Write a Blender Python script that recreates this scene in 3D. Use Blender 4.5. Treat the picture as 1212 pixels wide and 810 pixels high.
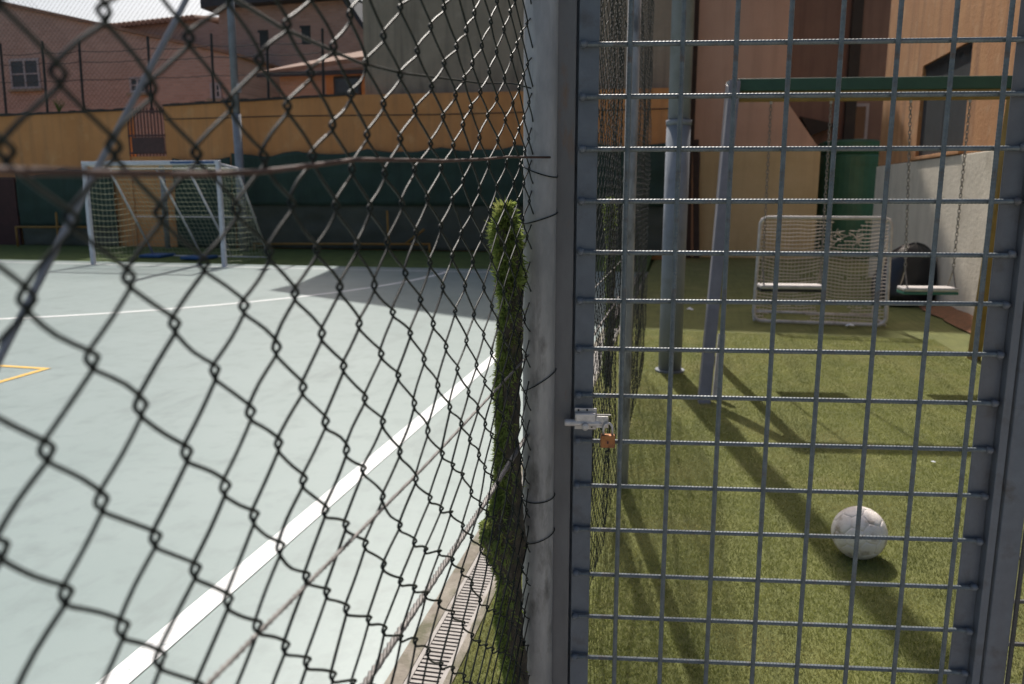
import bpy, math, random
import numpy as np
from mathutils import Vector, Matrix, noise as mnoise
random.seed(7); rng = np.random.default_rng(7)
R = math.radians
scene = bpy.context.scene
for o in list(bpy.data.objects): bpy.data.objects.remove(o)

# ------------------------------------------------------------------ camera
CAM_H = 1.5
cam_d = bpy.data.cameras.new('camera'); cam = bpy.data.objects.new('camera', cam_d)
scene.collection.objects.link(cam); scene.camera = cam
cam.location = (0, 0, CAM_H)
cam.rotation_euler = (R(90 - 10.47), 0, R(12.04))
cam_d.sensor_width = 36; cam_d.lens = 28.2
cam_d.clip_start = 0.02; cam_d.clip_end = 500
cam_d.dof.use_dof = True; cam_d.dof.focus_distance = 1.72; cam_d.dof.aperture_fstop = 5.8
# ------------------------------------------------------------------ sky and sun
SUN_EL, SUN_AZ = 50.0, -12.3          # azimuth from +Y, negative to the left
w = bpy.data.worlds.new('World'); scene.world = w; w.use_nodes = True
nt = w.node_tree; bg = nt.nodes['Background']
sky = nt.nodes.new('ShaderNodeTexSky'); sky.sky_type = 'NISHITA'; sky.sun_disc = False
sky.sun_elevation = R(SUN_EL); sky.sun_rotation = R(SUN_AZ); sky.dust_density = 5.0; sky.air_density = 1.0; sky.ozone_density = 1.0
nt.links.new(sky.outputs[0], bg.inputs[0]); bg.inputs[1].default_value = 0.105
sd = Vector((math.sin(R(SUN_AZ)) * math.cos(R(SUN_EL)), math.cos(R(SUN_AZ)) * math.cos(R(SUN_EL)), math.sin(R(SUN_EL))))
sl = bpy.data.lights.new('sun', 'SUN'); sl.energy = 4.0; sl.angle = R(0.6); sl.color = (1, .95, .88)
so = bpy.data.objects.new('sun', sl); scene.collection.objects.link(so); so.rotation_euler = sd.to_track_quat('Z', 'Y').to_euler()
scene.view_settings.view_transform = 'Standard'; scene.view_settings.look = 'None'
scene.view_settings.exposure = 0.32; scene.view_settings.gamma = 1.0
scene.view_settings.use_curve_mapping = False
scene.render.engine = 'CYCLES'

# ------------------------------------------------------------------ helpers
COL = scene.collection
def tag(o, label=None, cat=None, group=None, kind=None):
    if label: o['label'] = label
    if cat: o['category'] = cat
    if group: o['group'] = group
    if kind: o['kind'] = kind
    return o
def empty(name, loc=(0, 0, 0), rz=0, label=None, cat=None, group=None):
    o = bpy.data.objects.new(name, None); COL.objects.link(o); o.location = loc; o.rotation_euler = (0, 0, rz)
    o.empty_display_size = .1
    return tag(o, label, cat, group)
class MB:
    def __init__(s): s.v = []; s.f = []
    def add(s, vs, fs):
        n = len(s.v); s.v += [tuple(p) for p in vs]; s.f += [tuple(i + n for i in f) for f in fs]; return s
    def box(s, x0, x1, y0, y1, z0, z1, b=0.0):
        vs = [(x0,y0,z0),(x1,y0,z0),(x1,y1,z0),(x0,y1,z0),(x0,y0,z1),(x1,y0,z1),(x1,y1,z1),(x0,y1,z1)]
        return s.add(vs, [(3,2,1,0),(4,5,6,7),(0,1,5,4),(1,2,6,5),(2,3,7,6),(3,0,4,7)])
    def bar(s, a, b, wx, wy, up=(0, 0, 1)):
        a, b = Vector(a), Vector(b); d = (b - a).normalized(); u = Vector(up)
        if abs(d.dot(u)) > .98: u = Vector((0, 1, 0))
        x = d.cross(u).normalized() * wx / 2; y = x.cross(d).normalized() * wy / 2
        vs = [p + i * x + j * y for p in (a, b) for i, j in ((-1,-1),(1,-1),(1,1),(-1,1))]
        return s.add(vs, [(3,2,1,0),(4,5,6,7),(0,1,5,4),(1,2,6,5),(2,3,7,6),(3,0,4,7)])
    def tube(s, pts, r, n=8, cap=True, closed=False):
        pts = [Vector(p) for p in pts]; m = len(pts); rr = r if hasattr(r, '__len__') else [r] * m
        vs = []; fs = []; prev = None
        for i, p in enumerate(pts):
            if closed: d = (pts[(i+1) % m] - pts[i-1])
            else: d = pts[min(i+1, m-1)] - pts[max(i-1, 0)]
            d.normalize()
            if prev is None:
                a = Vector((0,0,1)) if abs(d.z) < .9 else Vector((1,0,0)); x = d.cross(a).normalized()
            else:
                x = (prev - d * prev.dot(d)).normalized()
            prev = x; y = d.cross(x)
            for k in range(n):
                t = 2 * math.pi * k / n; vs.append(p + rr[i] * (math.cos(t) * x + math.sin(t) * y))
        for i in range(m if closed else m - 1):
            j = (i + 1) % m
            for k in range(n): fs.append((i*n+k, i*n+(k+1)%n, j*n+(k+1)%n, j*n+k))
        if cap and not closed: fs += [tuple(reversed(range(n))), tuple(range((m-1)*n, m*n))]
        return s.add(vs, fs)
    def prism(s, poly, y0, y1):         # polygon in XZ pushed along Y
        n = len(poly); vs = [(x, y0, z) for x, z in poly] + [(x, y1, z) for x, z in poly]
        fs = [tuple(range(n)), tuple(reversed(range(n, 2*n)))] + [(i, i+n, (i+1)%n+n, (i+1)%n) for i in range(n)]
        return s.add(vs, fs)
    def build(s, name, mat, parent=None, smooth=False, bevel=0, kind=None):
        me = bpy.data.meshes.new(name); me.from_pydata([tuple(v) for v in s.v], [], s.f); me.update()
        if smooth: me.polygons.foreach_set('use_smooth', [True] * len(me.polygons))
        if mat: me.materials.append(mat)
        o = bpy.data.objects.new(name, me); COL.objects.link(o)
        if parent: o.parent = parent
        if bevel:
            m = o.modifiers.new('bevel', 'BEVEL'); m.width = bevel; m.segments = 2; m.limit_method = 'ANGLE'; m.angle_limit = R(40)
        if kind: o['kind'] = kind
        return o
def share(src, parent=None, loc=None, rot=None):
    o = src.copy(); COL.objects.link(o); o.parent = parent
    if loc is not None: o.location = loc
    if rot is not None: o.rotation_euler = rot
    return o
def fast_mesh(name, V, T, mat, parent=None, kind=None):
    me = bpy.data.meshes.new(name); nv, ntri = len(V), len(T)
    me.vertices.add(nv); me.vertices.foreach_set('co', np.asarray(V, np.float32).ravel())
    me.loops.add(ntri * 3); me.loops.foreach_set('vertex_index', np.asarray(T, np.int32).ravel())
    me.polygons.add(ntri); me.polygons.foreach_set('loop_start', np.arange(0, ntri*3, 3, dtype=np.int32))
    me.polygons.foreach_set('loop_total', np.full(ntri, 3, np.int32)); me.update(calc_edges=True)
    me.materials.append(mat); o = bpy.data.objects.new(name, me); COL.objects.link(o)
    if parent: o.parent = parent
    if kind: o['kind'] = kind
    return o

def mat(name, c1, c2=None, scale=4.0, rough=.8, bump=.0, bscale=60, metal=0.0, spec=.4, detail=6, stretch=(1,1,1),
        c3=None, c3scale=.6, c3lo=.55, c3hi=.75, trans=0.0, streak=None, streak_amt=.5, smap=(3.5, 3.5, .22), slo=.48, shi=.72, coat=0.0, lo=.35, hi=.65):
    m = bpy.data.materials.new(name); m.use_nodes = True; n = m.node_tree; N = n.nodes; L = n.links
    b = N['Principled BSDF']; b.inputs['Roughness'].default_value = rough; b.inputs['Metallic'].default_value = metal
    b.inputs['Specular IOR Level'].default_value = spec
    if coat: b.inputs['Coat Weight'].default_value = coat; b.inputs['Coat Roughness'].default_value = .25
    tc = N.new('ShaderNodeTexCoord'); mp = N.new('ShaderNodeMapping'); mp.inputs['Scale'].default_value = stretch
    L.new(tc.outputs['Object'], mp.inputs['Vector'])
    def nz(sc, det=detail, vec=mp.outputs[0]):
        t = N.new('ShaderNodeTexNoise'); t.inputs['Scale'].default_value = sc; t.inputs['Detail'].default_value = det
        t.inputs['Roughness'].default_value = .62; L.new(vec, t.inputs['Vector']); return t.outputs['Fac']
    def ramp(f, lo, hi):
        r = N.new('ShaderNodeMapRange'); r.inputs['From Min'].default_value = lo; r.inputs['From Max'].default_value = hi
        r.clamp = True; L.new(f, r.inputs['Value']); return r.outputs[0]
    def mix(f, a, bb):
        x = N.new('ShaderNodeMix'); x.data_type = 'RGBA'; L.new(f, x.inputs[0])
        for sck, val in ((x.inputs[6], a), (x.inputs[7], bb)):
            if isinstance(val, tuple): sck.default_value = (*val, 1)
            else: L.new(val, sck)
        return x.outputs[2]
    c2 = c2 or tuple(v * .8 for v in c1)
    col = mix(ramp(nz(scale), lo, hi), c1, c2)
    if c3: col = mix(ramp(nz(c3scale), c3lo, c3hi), col, c3)
    if streak:
        m2 = N.new('ShaderNodeMapping'); m2.inputs['Scale'].default_value = smap; L.new(tc.outputs['Object'], m2.inputs['Vector'])
        s = N.new('ShaderNodeMath'); s.operation = 'MULTIPLY'; L.new(ramp(nz(1.3, 8, m2.outputs[0]), slo, shi), s.inputs[0]); s.inputs[1].default_value = streak_amt
        col = mix(s.outputs[0], col, streak)
    L.new(col, b.inputs['Base Color'])
    if bump:
        bp = N.new('ShaderNodeBump'); bp.inputs['Strength'].default_value = bump; bp.inputs['Distance'].default_value = .02
        L.new(nz(bscale, 5), bp.inputs['Height']); L.new(bp.outputs[0], b.inputs['Normal'])
    if trans:
        t = N.new('ShaderNodeBsdfTranslucent'); L.new(col, t.inputs[0]); mx = N.new('ShaderNodeMixShader'); mx.inputs[0].default_value = trans
        L.new(b.outputs[0], mx.inputs[1]); L.new(t.outputs[0], mx.inputs[2]); L.new(mx.outputs[0], N['Material Output'].inputs['Surface'])
    m['_col'] = 1
    return m
def brickmat(name, c1, c2, mortar, sx, sy, axis='xz'):
    m = mat(name, c1, c2, scale=1.2, rough=.9)
    n = m.node_tree; N = n.nodes; L = n.links; b = N['Principled BSDF']
    col = b.inputs['Base Color'].links[0].from_socket
    tc = N.new('ShaderNodeTexCoord'); sp = N.new('ShaderNodeSeparateXYZ'); cb = N.new('ShaderNodeCombineXYZ')
    L.new(tc.outputs['Object'], sp.inputs[0]); L.new(sp.outputs[0 if axis == 'xz' else 1], cb.inputs[0]); L.new(sp.outputs[2], cb.inputs[1])
    br = N.new('ShaderNodeTexBrick'); br.inputs['Scale'].default_value = 1; br.inputs['Brick Width'].default_value = sx; br.inputs['Row Height'].default_value = sy
    br.inputs['Mortar Size'].default_value = .014; br.inputs['Mortar'].default_value = (*mortar, 1)
    L.new(cb.outputs[0], br.inputs['Vector']); L.new(col, br.inputs['Color1'])
    dk = N.new('ShaderNodeMix'); dk.data_type = 'RGBA'; dk.inputs[0].default_value = .22; L.new(col, dk.inputs[6]); dk.inputs[7].default_value = (.06, .03, .025, 1)
    L.new(dk.outputs[2], br.inputs['Color2']); L.new(br.outputs[0], b.inputs['Base Color'])
    return m

M = {}
M['court'] = mat('court_acrylic', (.212,.272,.262), (.250,.310,.300), scale=.55, rough=.40, bump=.10, bscale=220, spec=.5, c3=(.178,.228,.219), c3scale=5, c3lo=.5, c3hi=.75, detail=10, streak=(.13,.165,.16), streak_amt=.6, smap=(2.2, .55, 1), slo=.56, shi=.74)
M['line'] = mat('white_line_paint', (.80,.81,.80), (.70,.71,.70), scale=14, rough=.6, c3=(.40,.45,.44), c3scale=30, c3lo=.585, c3hi=.66, detail=9)
M['yline'] = mat('yellow_line_paint', (.70,.42,.06), (.60,.38,.08), scale=20, rough=.6, c3=(.38,.38,.28), c3scale=30, c3lo=.57, c3hi=.66)
M['jamb'] = mat('jamb_grey_steel', (.15,.148,.152), (.105,.103,.105), scale=14, rough=.5, c3=(.15,.10,.07), c3scale=20, c3lo=.62, c3hi=.72, stretch=(1,1,.3))
M['bounce_paving'] = mat('pale_bounce_paving', (.52,.49,.44), (.42,.40,.36), scale=6, rough=.9, bump=.3, bscale=90)
M['concrete'] = mat('edge_concrete', (.30,.27,.225), (.20,.175,.14), scale=9, rough=.9, bump=.3, bscale=120, c3=(.13,.125,.08), c3scale=5, c3lo=.48, c3hi=.62)
M['grate'] = mat('grate_galvanised', (.27,.25,.235), (.20,.185,.172), scale=20, rough=.6, metal=.15, c3=(.15,.125,.10), c3scale=8)
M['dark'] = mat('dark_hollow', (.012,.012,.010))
M['turf_base'] = mat('turf_backing', (.165,.172,.052), (.115,.128,.038), scale=3, rough=.95, bump=.5, bscale=300, c3=(.21,.19,.08), c3scale=1.3, streak=(.075,.085,.026), streak_amt=.6, smap=(16, .7, 1))
M['turf'] = mat('turf_fibre', (.33,.345,.105), (.215,.235,.066), scale=5.5, rough=.6, spec=.25, c3=(.45,.40,.18), c3scale=1.1, c3lo=.48, c3hi=.68, trans=.32, detail=9, streak=(.11,.125,.036), streak_amt=.75, smap=(6.5, .35, 1), slo=.46, shi=.68)
M['turf_roll'] = mat('turf_roll_fibre', (.27,.325,.085), (.15,.205,.05), scale=30, rough=.6, c3=(.40,.39,.13), c3scale=14, trans=.45)
M['turf_back'] = mat('turf_roll_backing', (.075,.062,.045), (.040,.034,.026), scale=40, rough=.9, bump=.4, c3=(.05,.07,.02), c3scale=30)
M['grass'] = mat('grass_strip', (.085,.125,.030), (.055,.085,.022), scale=3, rough=.95, bump=.6, bscale=80)
M['galv'] = mat('galvanised_zinc', (.36,.35,.34), (.23,.228,.226), scale=18, rough=.58, metal=.15, bump=.10, bscale=120, c3=(.13,.125,.118), c3scale=11, c3lo=.52, c3hi=.62, stretch=(1,1,.35), streak=(.46,.45,.43), streak_amt=.6, smap=(30,30,2.2), slo=.55, shi=.7)
M['mast'] = mat('mast_zinc', (.235,.255,.285), (.185,.20,.225), scale=5, rough=.7, metal=.0, c3=(.14,.14,.135), c3scale=3, streak=(.12,.115,.105), streak_amt=.5)
M['pvc'] = mat('dark_green_wire', (.009,.013,.011), (.015,.019,.017), scale=80, rough=.45, spec=.16)
M['rope'] = mat('steel_cable', (.21,.195,.185), (.14,.13,.122), scale=60, rough=.55, metal=.3)
M['rust'] = mat('rusty_wire', (.085,.045,.035), (.05,.032,.028), scale=50, rough=.75, metal=.1)
M['gate'] = mat('gate_blue_grey', (.125,.142,.168), (.100,.114,.136), scale=20, rough=.45, spec=.45, bump=.08, bscale=150, c3=(.075,.075,.078), c3scale=14, c3lo=.55, c3hi=.70, streak=(.12,.085,.065), streak_amt=.5)
M['rebar'] = mat('rebar_blue_grey', (.135,.158,.170), (.090,.107,.118), scale=40, rough=.5, metal=.15, spec=.5, c3=(.10,.08,.07), c3scale=22, c3lo=.56, c3hi=.7)
M['steel'] = mat('latch_steel', (.58,.55,.54), (.44,.42,.41), scale=70, rough=.42, metal=.35, c3=(.25,.20,.17), c3scale=60, c3lo=.6, c3hi=.72)
M['brass'] = mat('padlock_brass', (.36,.155,.055), (.26,.10,.04), scale=60, rough=.5, metal=.4, c3=(.14,.07,.04), c3scale=90, c3lo=.55, c3hi=.7)
M['swing'] = mat('swing_grey_paint', (.235,.225,.245), (.18,.172,.19), scale=6, rough=.6, streak=(.12,.11,.11), streak_amt=.5)
M['beam'] = mat('beam_green_paint', (.035,.095,.065), (.025,.07,.05), scale=5, rough=.6)
M['ochre'] = mat('ochre_wood', (.28,.19,.06), (.20,.13,.04), scale=8, rough=.8)
M['chain'] = mat('chain_steel', (.30,.27,.24), (.18,.16,.14), scale=60, rough=.5, metal=.5)
M['seat'] = mat('seat_plastic', (.50,.465,.44), (.40,.37,.35), scale=20, rough=.75)
M['seatg'] = mat('seat_green_edge', (.04,.15,.11), rough=.6)
M['whitepaint'] = mat('white_tube_paint', (.62,.62,.66), (.50,.50,.54), scale=12, rough=.5)
M['oldwhite'] = mat('old_white_tube', (.60,.57,.55), (.45,.42,.40), scale=14, rough=.6, c3=(.30,.25,.22), c3scale=9)
M['net'] = mat('net_cord', (.30,.32,.22), (.22,.24,.16), scale=9, rough=.9)
M['kidnet'] = mat('kid_net_cord', (.62,.54,.48), (.50,.43,.38), scale=9, rough=.9)
M['ball'] = mat('ball_leather', (.84,.77,.70), (.72,.64,.57), scale=14, rough=.6, bump=.25, bscale=220, c3=(.36,.27,.19), c3scale=13, c3lo=.52, c3hi=.66)
M['ballseam'] = mat('ball_seam', (.22,.19,.16), rough=.9)
M['bag'] = mat('black_plastic', (.010,.011,.014), (.014,.015,.018), scale=9, rough=.32, spec=.5)
M['tarp'] = mat('windscreen_cloth', (.036,.066,.050), (.025,.048,.036), scale=1.4, rough=.85, bump=.3, bscale=6, streak=(.02,.03,.025), streak_amt=.5)
M['tarp2'] = mat('windscreen_cloth_faded', (.085,.092,.074), (.060,.067,.054), scale=1.2, rough=.9, bump=.3, bscale=6)
M['orange'] = mat('orange_stucco', (.64,.30,.115), (.55,.245,.088), scale=.8, rough=.9, bump=.3, bscale=30, streak=(.36,.185,.09), streak_amt=.55, c3=(.66,.36,.16), c3scale=2.2)
M['coping'] = mat('dark_coping', (.05,.045,.04))
M['beige'] = mat('beige_render', (.35,.29,.22), (.27,.225,.17), scale=1.1, rough=.95, bump=.5, bscale=14, streak=(.16,.135,.105), streak_amt=.7, c3=(.40,.335,.26), c3scale=3)
M['pink'] = mat('pink_render', (.50,.345,.26), (.44,.295,.22), scale=.9, rough=.92, bump=.25, bscale=22, streak=(.31,.215,.165), streak_amt=.5)
M['cream'] = mat('ochre_cream_render', (.52,.42,.245), (.45,.36,.20), scale=1.2, rough=.92, bump=.25, bscale=22, streak=(.32,.25,.15), streak_amt=.4)
M['brownwall'] = mat('brown_render', (.26,.175,.14), (.21,.138,.11), scale=.8, rough=.92, streak=(.12,.08,.066), streak_amt=.5)
M['rorange'] = mat('weathered_orange_render', (.56,.28,.12), (.48,.22,.09), scale=1.4, rough=.92, bump=.4, bscale=20, c3=(.60,.37,.20), c3scale=2.5, streak=(.24,.11,.06), streak_amt=.8)
M['rcream'] = mat('pale_plaster', (.74,.65,.52), (.66,.58,.46), scale=2.2, rough=.92, bump=.4, bscale=20, c3=(.52,.45,.35), c3scale=1.5, streak=(.44,.37,.28), streak_amt=.4)
M['shutter'] = mat('dark_shutter', (.045,.05,.055), (.035,.04,.042), scale=4, rough=.6)
M['gbox'] = mat('green_sheet_metal', (.03,.12,.075), (.022,.095,.058), scale=3, rough=.5)
M['brick1'] = brickmat('pinkish_brick', (.52,.355,.30), (.45,.295,.245), (.42,.33,.29), .28, .09)
M['brick2'] = brickmat('brown_brick', (.44,.30,.245), (.37,.245,.195), (.35,.28,.24), .28, .09)
M['roof'] = mat('old_roof_tile', (.30,.19,.14), (.22,.14,.105), scale=6, rough=.9)
M['eave'] = mat('dark_eave', (.045,.05,.06))
M['wframe'] = mat('window_frame_white', (.42,.40,.42))
M['glass'] = mat('window_glass', (.03,.035,.045), rough=.12, spec=.6)
M['iron'] = mat('brown_iron', (.11,.06,.055), (.08,.045,.04), scale=8, rough=.7)
M['blackmetal'] = mat('black_metal', (.02,.02,.02), rough=.6)
M['yrail'] = mat('yellow_rail_paint', (.28,.155,.035), rough=.7)
M['redwood'] = mat('dark_red_panel', (.07,.03,.028), (.05,.024,.022))
M['blue'] = mat('blue_plastic', (.03,.10,.26), rough=.6)
M['brownwood'] = mat('dark_board', (.055,.040,.032), (.035,.026,.022), scale=6)
M['dirt'] = mat('red_dirt', (.26,.12,.06), (.16,.085,.045), scale=16, rough=1, bump=.8, bscale=60)
M['paper'] = mat('white_scrap', (.75,.78,.82))

def sheet(name, x0, x1, y0, y1, z, m, nx=1, ny=1, label=None, kind='structure', parent=None):
    b = MB(); b.add([(x0,y0,z),(x1,y0,z),(x1,y1,z),(x0,y1,z)], [(0,1,2,3)])
    o = b.build(name, m, parent)
    if kind: o['kind'] = kind
    if label: o['label'] = label
    return o
# ------------------------------------------------------------------ the ground
ground = sheet('ground', -160, 160, -60, 260, -.06, M['grass'])
court = MB(); court.box(-40, -.86, -12, 15.75, -.2, 0); court = court.build('court_floor', M['court']); court['kind'] = 'structure'
bounce_pav = MB(); bounce_pav.box(-.655, 6, -8, 1.58, -.2, .012); bounce_pav = bounce_pav.build('unseen_bounce_paving', M['bounce_paving']); bounce_pav['kind'] = 'structure'  # pale paving out of view, added to bounce sun onto gate and post
turfg = MB(); turfg.box(-.655, 3.9, 1.581, 24, -.2, -.004); turfg = turfg.build('turf_ground', M['turf_base']); turfg['kind'] = 'structure'
strip = MB(); strip.add([(-40,15.75,-.02),(-.7,15.75,-.02),(-.7,17.3,.05),(-40,17.3,.05),(-.7,19,.12),(-40,19,.12)], [(0,1,2,3),(3,2,4,5)])
strip = strip.build('grass_bank', M['grass']); strip['kind'] = 'structure'
edge = MB(); edge.box(-.86, -.803, -6, 15.75, -.2, .004); edge.box(-.681, -.655, -6, 15.75, -.2, .004)
edge = edge.build('drain_kerb', M['concrete']); edge['kind'] = 'structure'
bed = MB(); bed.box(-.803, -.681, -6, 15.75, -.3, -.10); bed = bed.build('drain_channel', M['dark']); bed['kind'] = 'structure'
# painted markings (flat bands on the court)
def band(name, pts, wd, m, z=.004):
    b = MB(); n = len(pts); L_, R_ = [], []
    for i, p in enumerate(pts):
        a = Vector(pts[max(i-1,0)]); c = Vector(pts[min(i+1,n-1)]); d = (c - a).normalized(); q = Vector((-d.y, d.x)) * wd / 2
        L_.append((p[0]+q.x, p[1]+q.y, z)); R_.append((p[0]-q.x, p[1]-q.y, z))
    b.add(R_ + L_, [(i, i+1, n+i+1, n+i) for i in range(n-1)])
    return b.build(name, m, court)
band('sideline', [(-1.685, -8), (-1.685, 15.05)], .10, M['line'])
band('goal_line', [(-30, 15.1), (-1.74, 15.1)], .09, M['line'])
band('penalty_arc', [(-10.95 + 6.45*math.cos(t), 15.04 - 7.7*math.sin(t)) for t in np.linspace(0.005, math.pi-.005, 60)], .09, M['line'])
band('yellow_corner_line', [(-9.5, 5.99), (-5.42, 5.83)], .06, M['yline'])
band('yellow_side_line', [(-5.39, 5.86), (-5.23, 1.0)], .06, M['yline'], .0045)

# drain grate: sections with cross bars
gr = empty('drain_grate', (-.742, 0, 0), label='long galvanised slotted drain grate along the court edge beside the fence', cat='drain grate')
side = MB(); side.box(-.060,-.046,.2,15.7,-.03,.002); side.box(.046,.060,.2,15.7,-.03,.002); side.build('grate_frame', M['grate'], gr)
gb = MB(); y = .2
while y < 9: gb.box(-.046, .046, y, y+.013, -.028, -.001); y += .0225
gb.build('cross_bars', M['grate'], gr, kind='stuff')

# short turf fibres, one mass nobody could count
def blades(name, n, xr, yr, hmin, hmax, wd, m, z=-.004, dens=None):
    x = rng.uniform(*xr, n); y = yr[0] + (yr[1]-yr[0]) * (rng.uniform(0, 1, n) ** (1.6 if dens else 1))
    keep = ~((x > -.02-.3) & (x < -.28) & False); x, y = x[keep], y[keep]; n = len(x)
    a = rng.uniform(0, 2*np.pi, n); h = rng.uniform(hmin, hmax, n); la = rng.uniform(0, 2*np.pi, n); ll = h * rng.uniform(.2, 1.1, n)
    wv = wd * rng.uniform(.6, 1.3, n); V = np.zeros((n, 3, 3))
    V[:,0] = np.stack([x-np.cos(a)*wv, y-np.sin(a)*wv, np.full(n, z)], 1)
    V[:,1] = np.stack([x+np.cos(a)*wv, y+np.sin(a)*wv, np.full(n, z)], 1)
    V[:,2] = np.stack([x+np.cos(la)*ll, y+np.sin(la)*ll, z+h], 1)
    return fast_mesh(name, V.reshape(-1,3), np.arange(n*3).reshape(-1,3), m, kind='stuff')
t = blades('turf_fibres', 430000, (-.65, 2.6), (1.6, 9.0), .008, .017, .0016, M['turf'], dens=True)
tag(t, 'short olive green artificial turf pile covering the yard floor behind the gate', 'artificial turf')

# ------------------------------------------------------------------ chain link fence beside the court
FX = -.30
fence = empty('chain_link_fence', (FX, 1.6, 0), label='tall dark green chain link fence running along the court on zinc posts', cat='fence')
def col_y(i):
    k = max(-12, min(15, i)); return .321 + .034*k + .00052*k*k*(1 if k > 0 else -.3) + (i-k)*(.0496 if i > 0 else .030)
def row_z(j):
    jj = max(-14, min(8, j)); base = 1.376 + .0378*jj - .00040*jj*jj*(1 if jj > 0 else .35)
    return base + (j - jj) * (.034 if j > 0 else .0415)
def warp(y, z):
    p = Vector((y*1.9, z*1.9, 0)); q = Vector((y*9, z*9, 5))
    k = min(1, max(0, (y-.5)/.9))
    dy = (.010+.016*k)*mnoise.noise(p*1.7) + .0060*mnoise.noise(q)
    dz = (.012+.042*k)*mnoise.noise(p*1.5 + Vector((7,3,1))) + .0095*mnoise.noise(q + Vector((4,9,2))) + .028*k*(z-1.376)*-1.0 + .045*k*max(0, z-1.5)
    dx = .009*mnoise.noise(p*1.6 + Vector((1,8,3))) + .003*mnoise.noise(q*1.4)
    # a sagging tear near the middle
    d2 = ((y-.90)/.12)**2 + ((z-1.15)/.10)**2
    g = math.exp(-d2); dz -= .035*g; dy += .02*g*mnoise.noise(q*.7)
    return dx, y + dy, z + dz
WR = .00145
def woven(i, j0, j1, colf, rowf, warpf, y_base, detail=True):
    pts = []
    for j in range(j0, j1 + 1):
        # wire i zigzags between column i and i+1
        right = ((i + j) % 2 == 1); ci = i + 1 if right else i
        sgn = 1 if right else -1
        y0 = colf(ci); z0 = rowf(j); yo = colf(i + (0 if right else 1)); half = abs(yo - y0)
        over = .0021*sgn
        dx, yy, zz = warpf(y0, z0)
        dz = (rowf(j+1) - rowf(j-1))/2
        if detail:
            nxt_r = not right; cj = i + 1 if nxt_r else i
            ov = .0036 + .0012*mnoise.noise(Vector((i*1.3, j*1.7, 4)))
            ax, ay, az = dx, yy + ov*sgn, zz
            bx, by, bz = warpf(colf(cj), rowf(j+1)); by -= ov*sgn
            jit = .0085*mnoise.noise(Vector((i*.83, j*.71, 1.5))) + .004*mnoise.noise(Vector((i*3.7, j*2.9, 8)))
            rd = .16
            for t in (0, .045, .10, .17, .33, .5, .67, .83, .90, .955):
                tt = min(t, 1-t); f = tt*tt/(2*rd) if tt < rd else tt - rd/2
                f = f/(1-rd); f = f if t <= .5 else 1 - f
                fx = .00145*sgn*min(1, tt/.05)
                pts.append((ax + (bx-ax)*t + fx, ay + (by-ay)*f + jit*math.sin(math.pi*t)**2, az + (bz-az)*t))
        else: pts.append((dx + .0012*sgn, yy + over, zz))
    return [(p[0], p[1]-1.6, p[2]) for p in pts]
near = []
i = -16
while col_y(i+1) < 1.60:
    b = MB(); b.tube(woven(i, -26, 18, col_y, row_z, warp, 0), WR, 6, cap=False)
    b.build('wire', M['pvc'], fence, smooth=True); i += 1
# the panels beyond the post, seen edge on: one woven mass per panel
def far_panel(y0, y1, pitch, sides, name):
    b = MB(); n = int((y1-y0)/pitch)
    cf = lambda k: y0 + k*pitch; rf = lambda j: 1.4 + .0375*j
    def wf(y, z):
        p = Vector((y*1.7, z*1.7, 3)); return (.016*mnoise.noise(p) + .010*mnoise.noise(p*3), y + .010*mnoise.noise(p*3), z + .014*mnoise.noise(p*2+Vector((3,1,1))))
    for k in range(n): b.tube(woven(k, -37, 42, cf, rf, wf, 0, False), .00160, sides, cap=False)
    return b.build(name, M['pvc'], fence, kind='stuff')
far_panel(1.68, 3.96, .040, 4, 'woven_mesh'); far_panel(4.06, 6.80, .040, 4, 'woven_mesh')
def post(y, r=.031, top=3.2, dx=0):
    b = MB(); b.tube([(dx, y-1.6, -.3), (dx, y-1.6, .5), (dx, y-1.6, 1.2), (dx, y-1.6, top)], r, 24)
    return b.build('post', M['galv'], fence, smooth=True)
post(1.615, .0335, dx=.013); post(4.03, .031, dx=.03)
# tie wires round the near post
def tie(z, tilt, r=.036):
    b = MB(); b.tube([(.013 + r*math.cos(a), .015 + r*math.sin(a), z + tilt*math.cos(a) - .005*math.sin(a)*-1) for a in np.linspace(0, 2*math.pi, 25)[:-1]], .0012, 6, closed=True)
    b.build('tie_wire', M['pvc'], fence, smooth=True)
for z, tl in ((1.545, -.012), (1.452, .010), (1.117, .022), (.862, .002), (.772, .012)): tie(z, tl)
# twisted cables
def cable(name, pts, r, m, tw=.045):
    b = MB(); P = [Vector(p) for p in pts]
    # resample
    Q = []; 
    for a, c in zip(P[:-1], P[1:]):
        n = max(2, int((c-a).length/.008))
        for k in range(n): Q.append(a.lerp(c, k/n))
    Q.append(P[-1]); s = 0; strands = [[], [], []]
    for k, q in enumerate(Q):
        if k: s += (Q[k]-Q[k-1]).length
        d = (Q[min(k+1,len(Q)-1)] - Q[max(k-1,0)]).normalized(); x = d.cross(Vector((0,0,1))).normalized(); y = x.cross(d)
        for t in range(3):
            ph = 2*math.pi*(s/tw + t/3); strands[t].append(q + r*.55*(math.cos(ph)*x + math.sin(ph)*y))
    for st in strands: b.tube(st, r*.55, 5, cap=False)
    return b.build(name, m, fence, smooth=True)
def loc(pts): return [(x - FX, y - 1.6, z) for x, y, z in pts]
cable('tension_cable', loc([(-.302, -.3, 1.17), (-.302, .43, 1.176), (-.302, .9, 1.170), (-.304, 1.60, 1.174), (-.304, 4, 1.17)]), .0024, M['rope'], .02)
cable('tension_cable', loc([(-.306, -.3, .998), (-.306, .7, 1.0), (-.306, 1.2, .998), (-.306, 1.60, 1.004), (-.304, 4, 1.0)]), .0047, M['rope'], .034)
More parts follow.
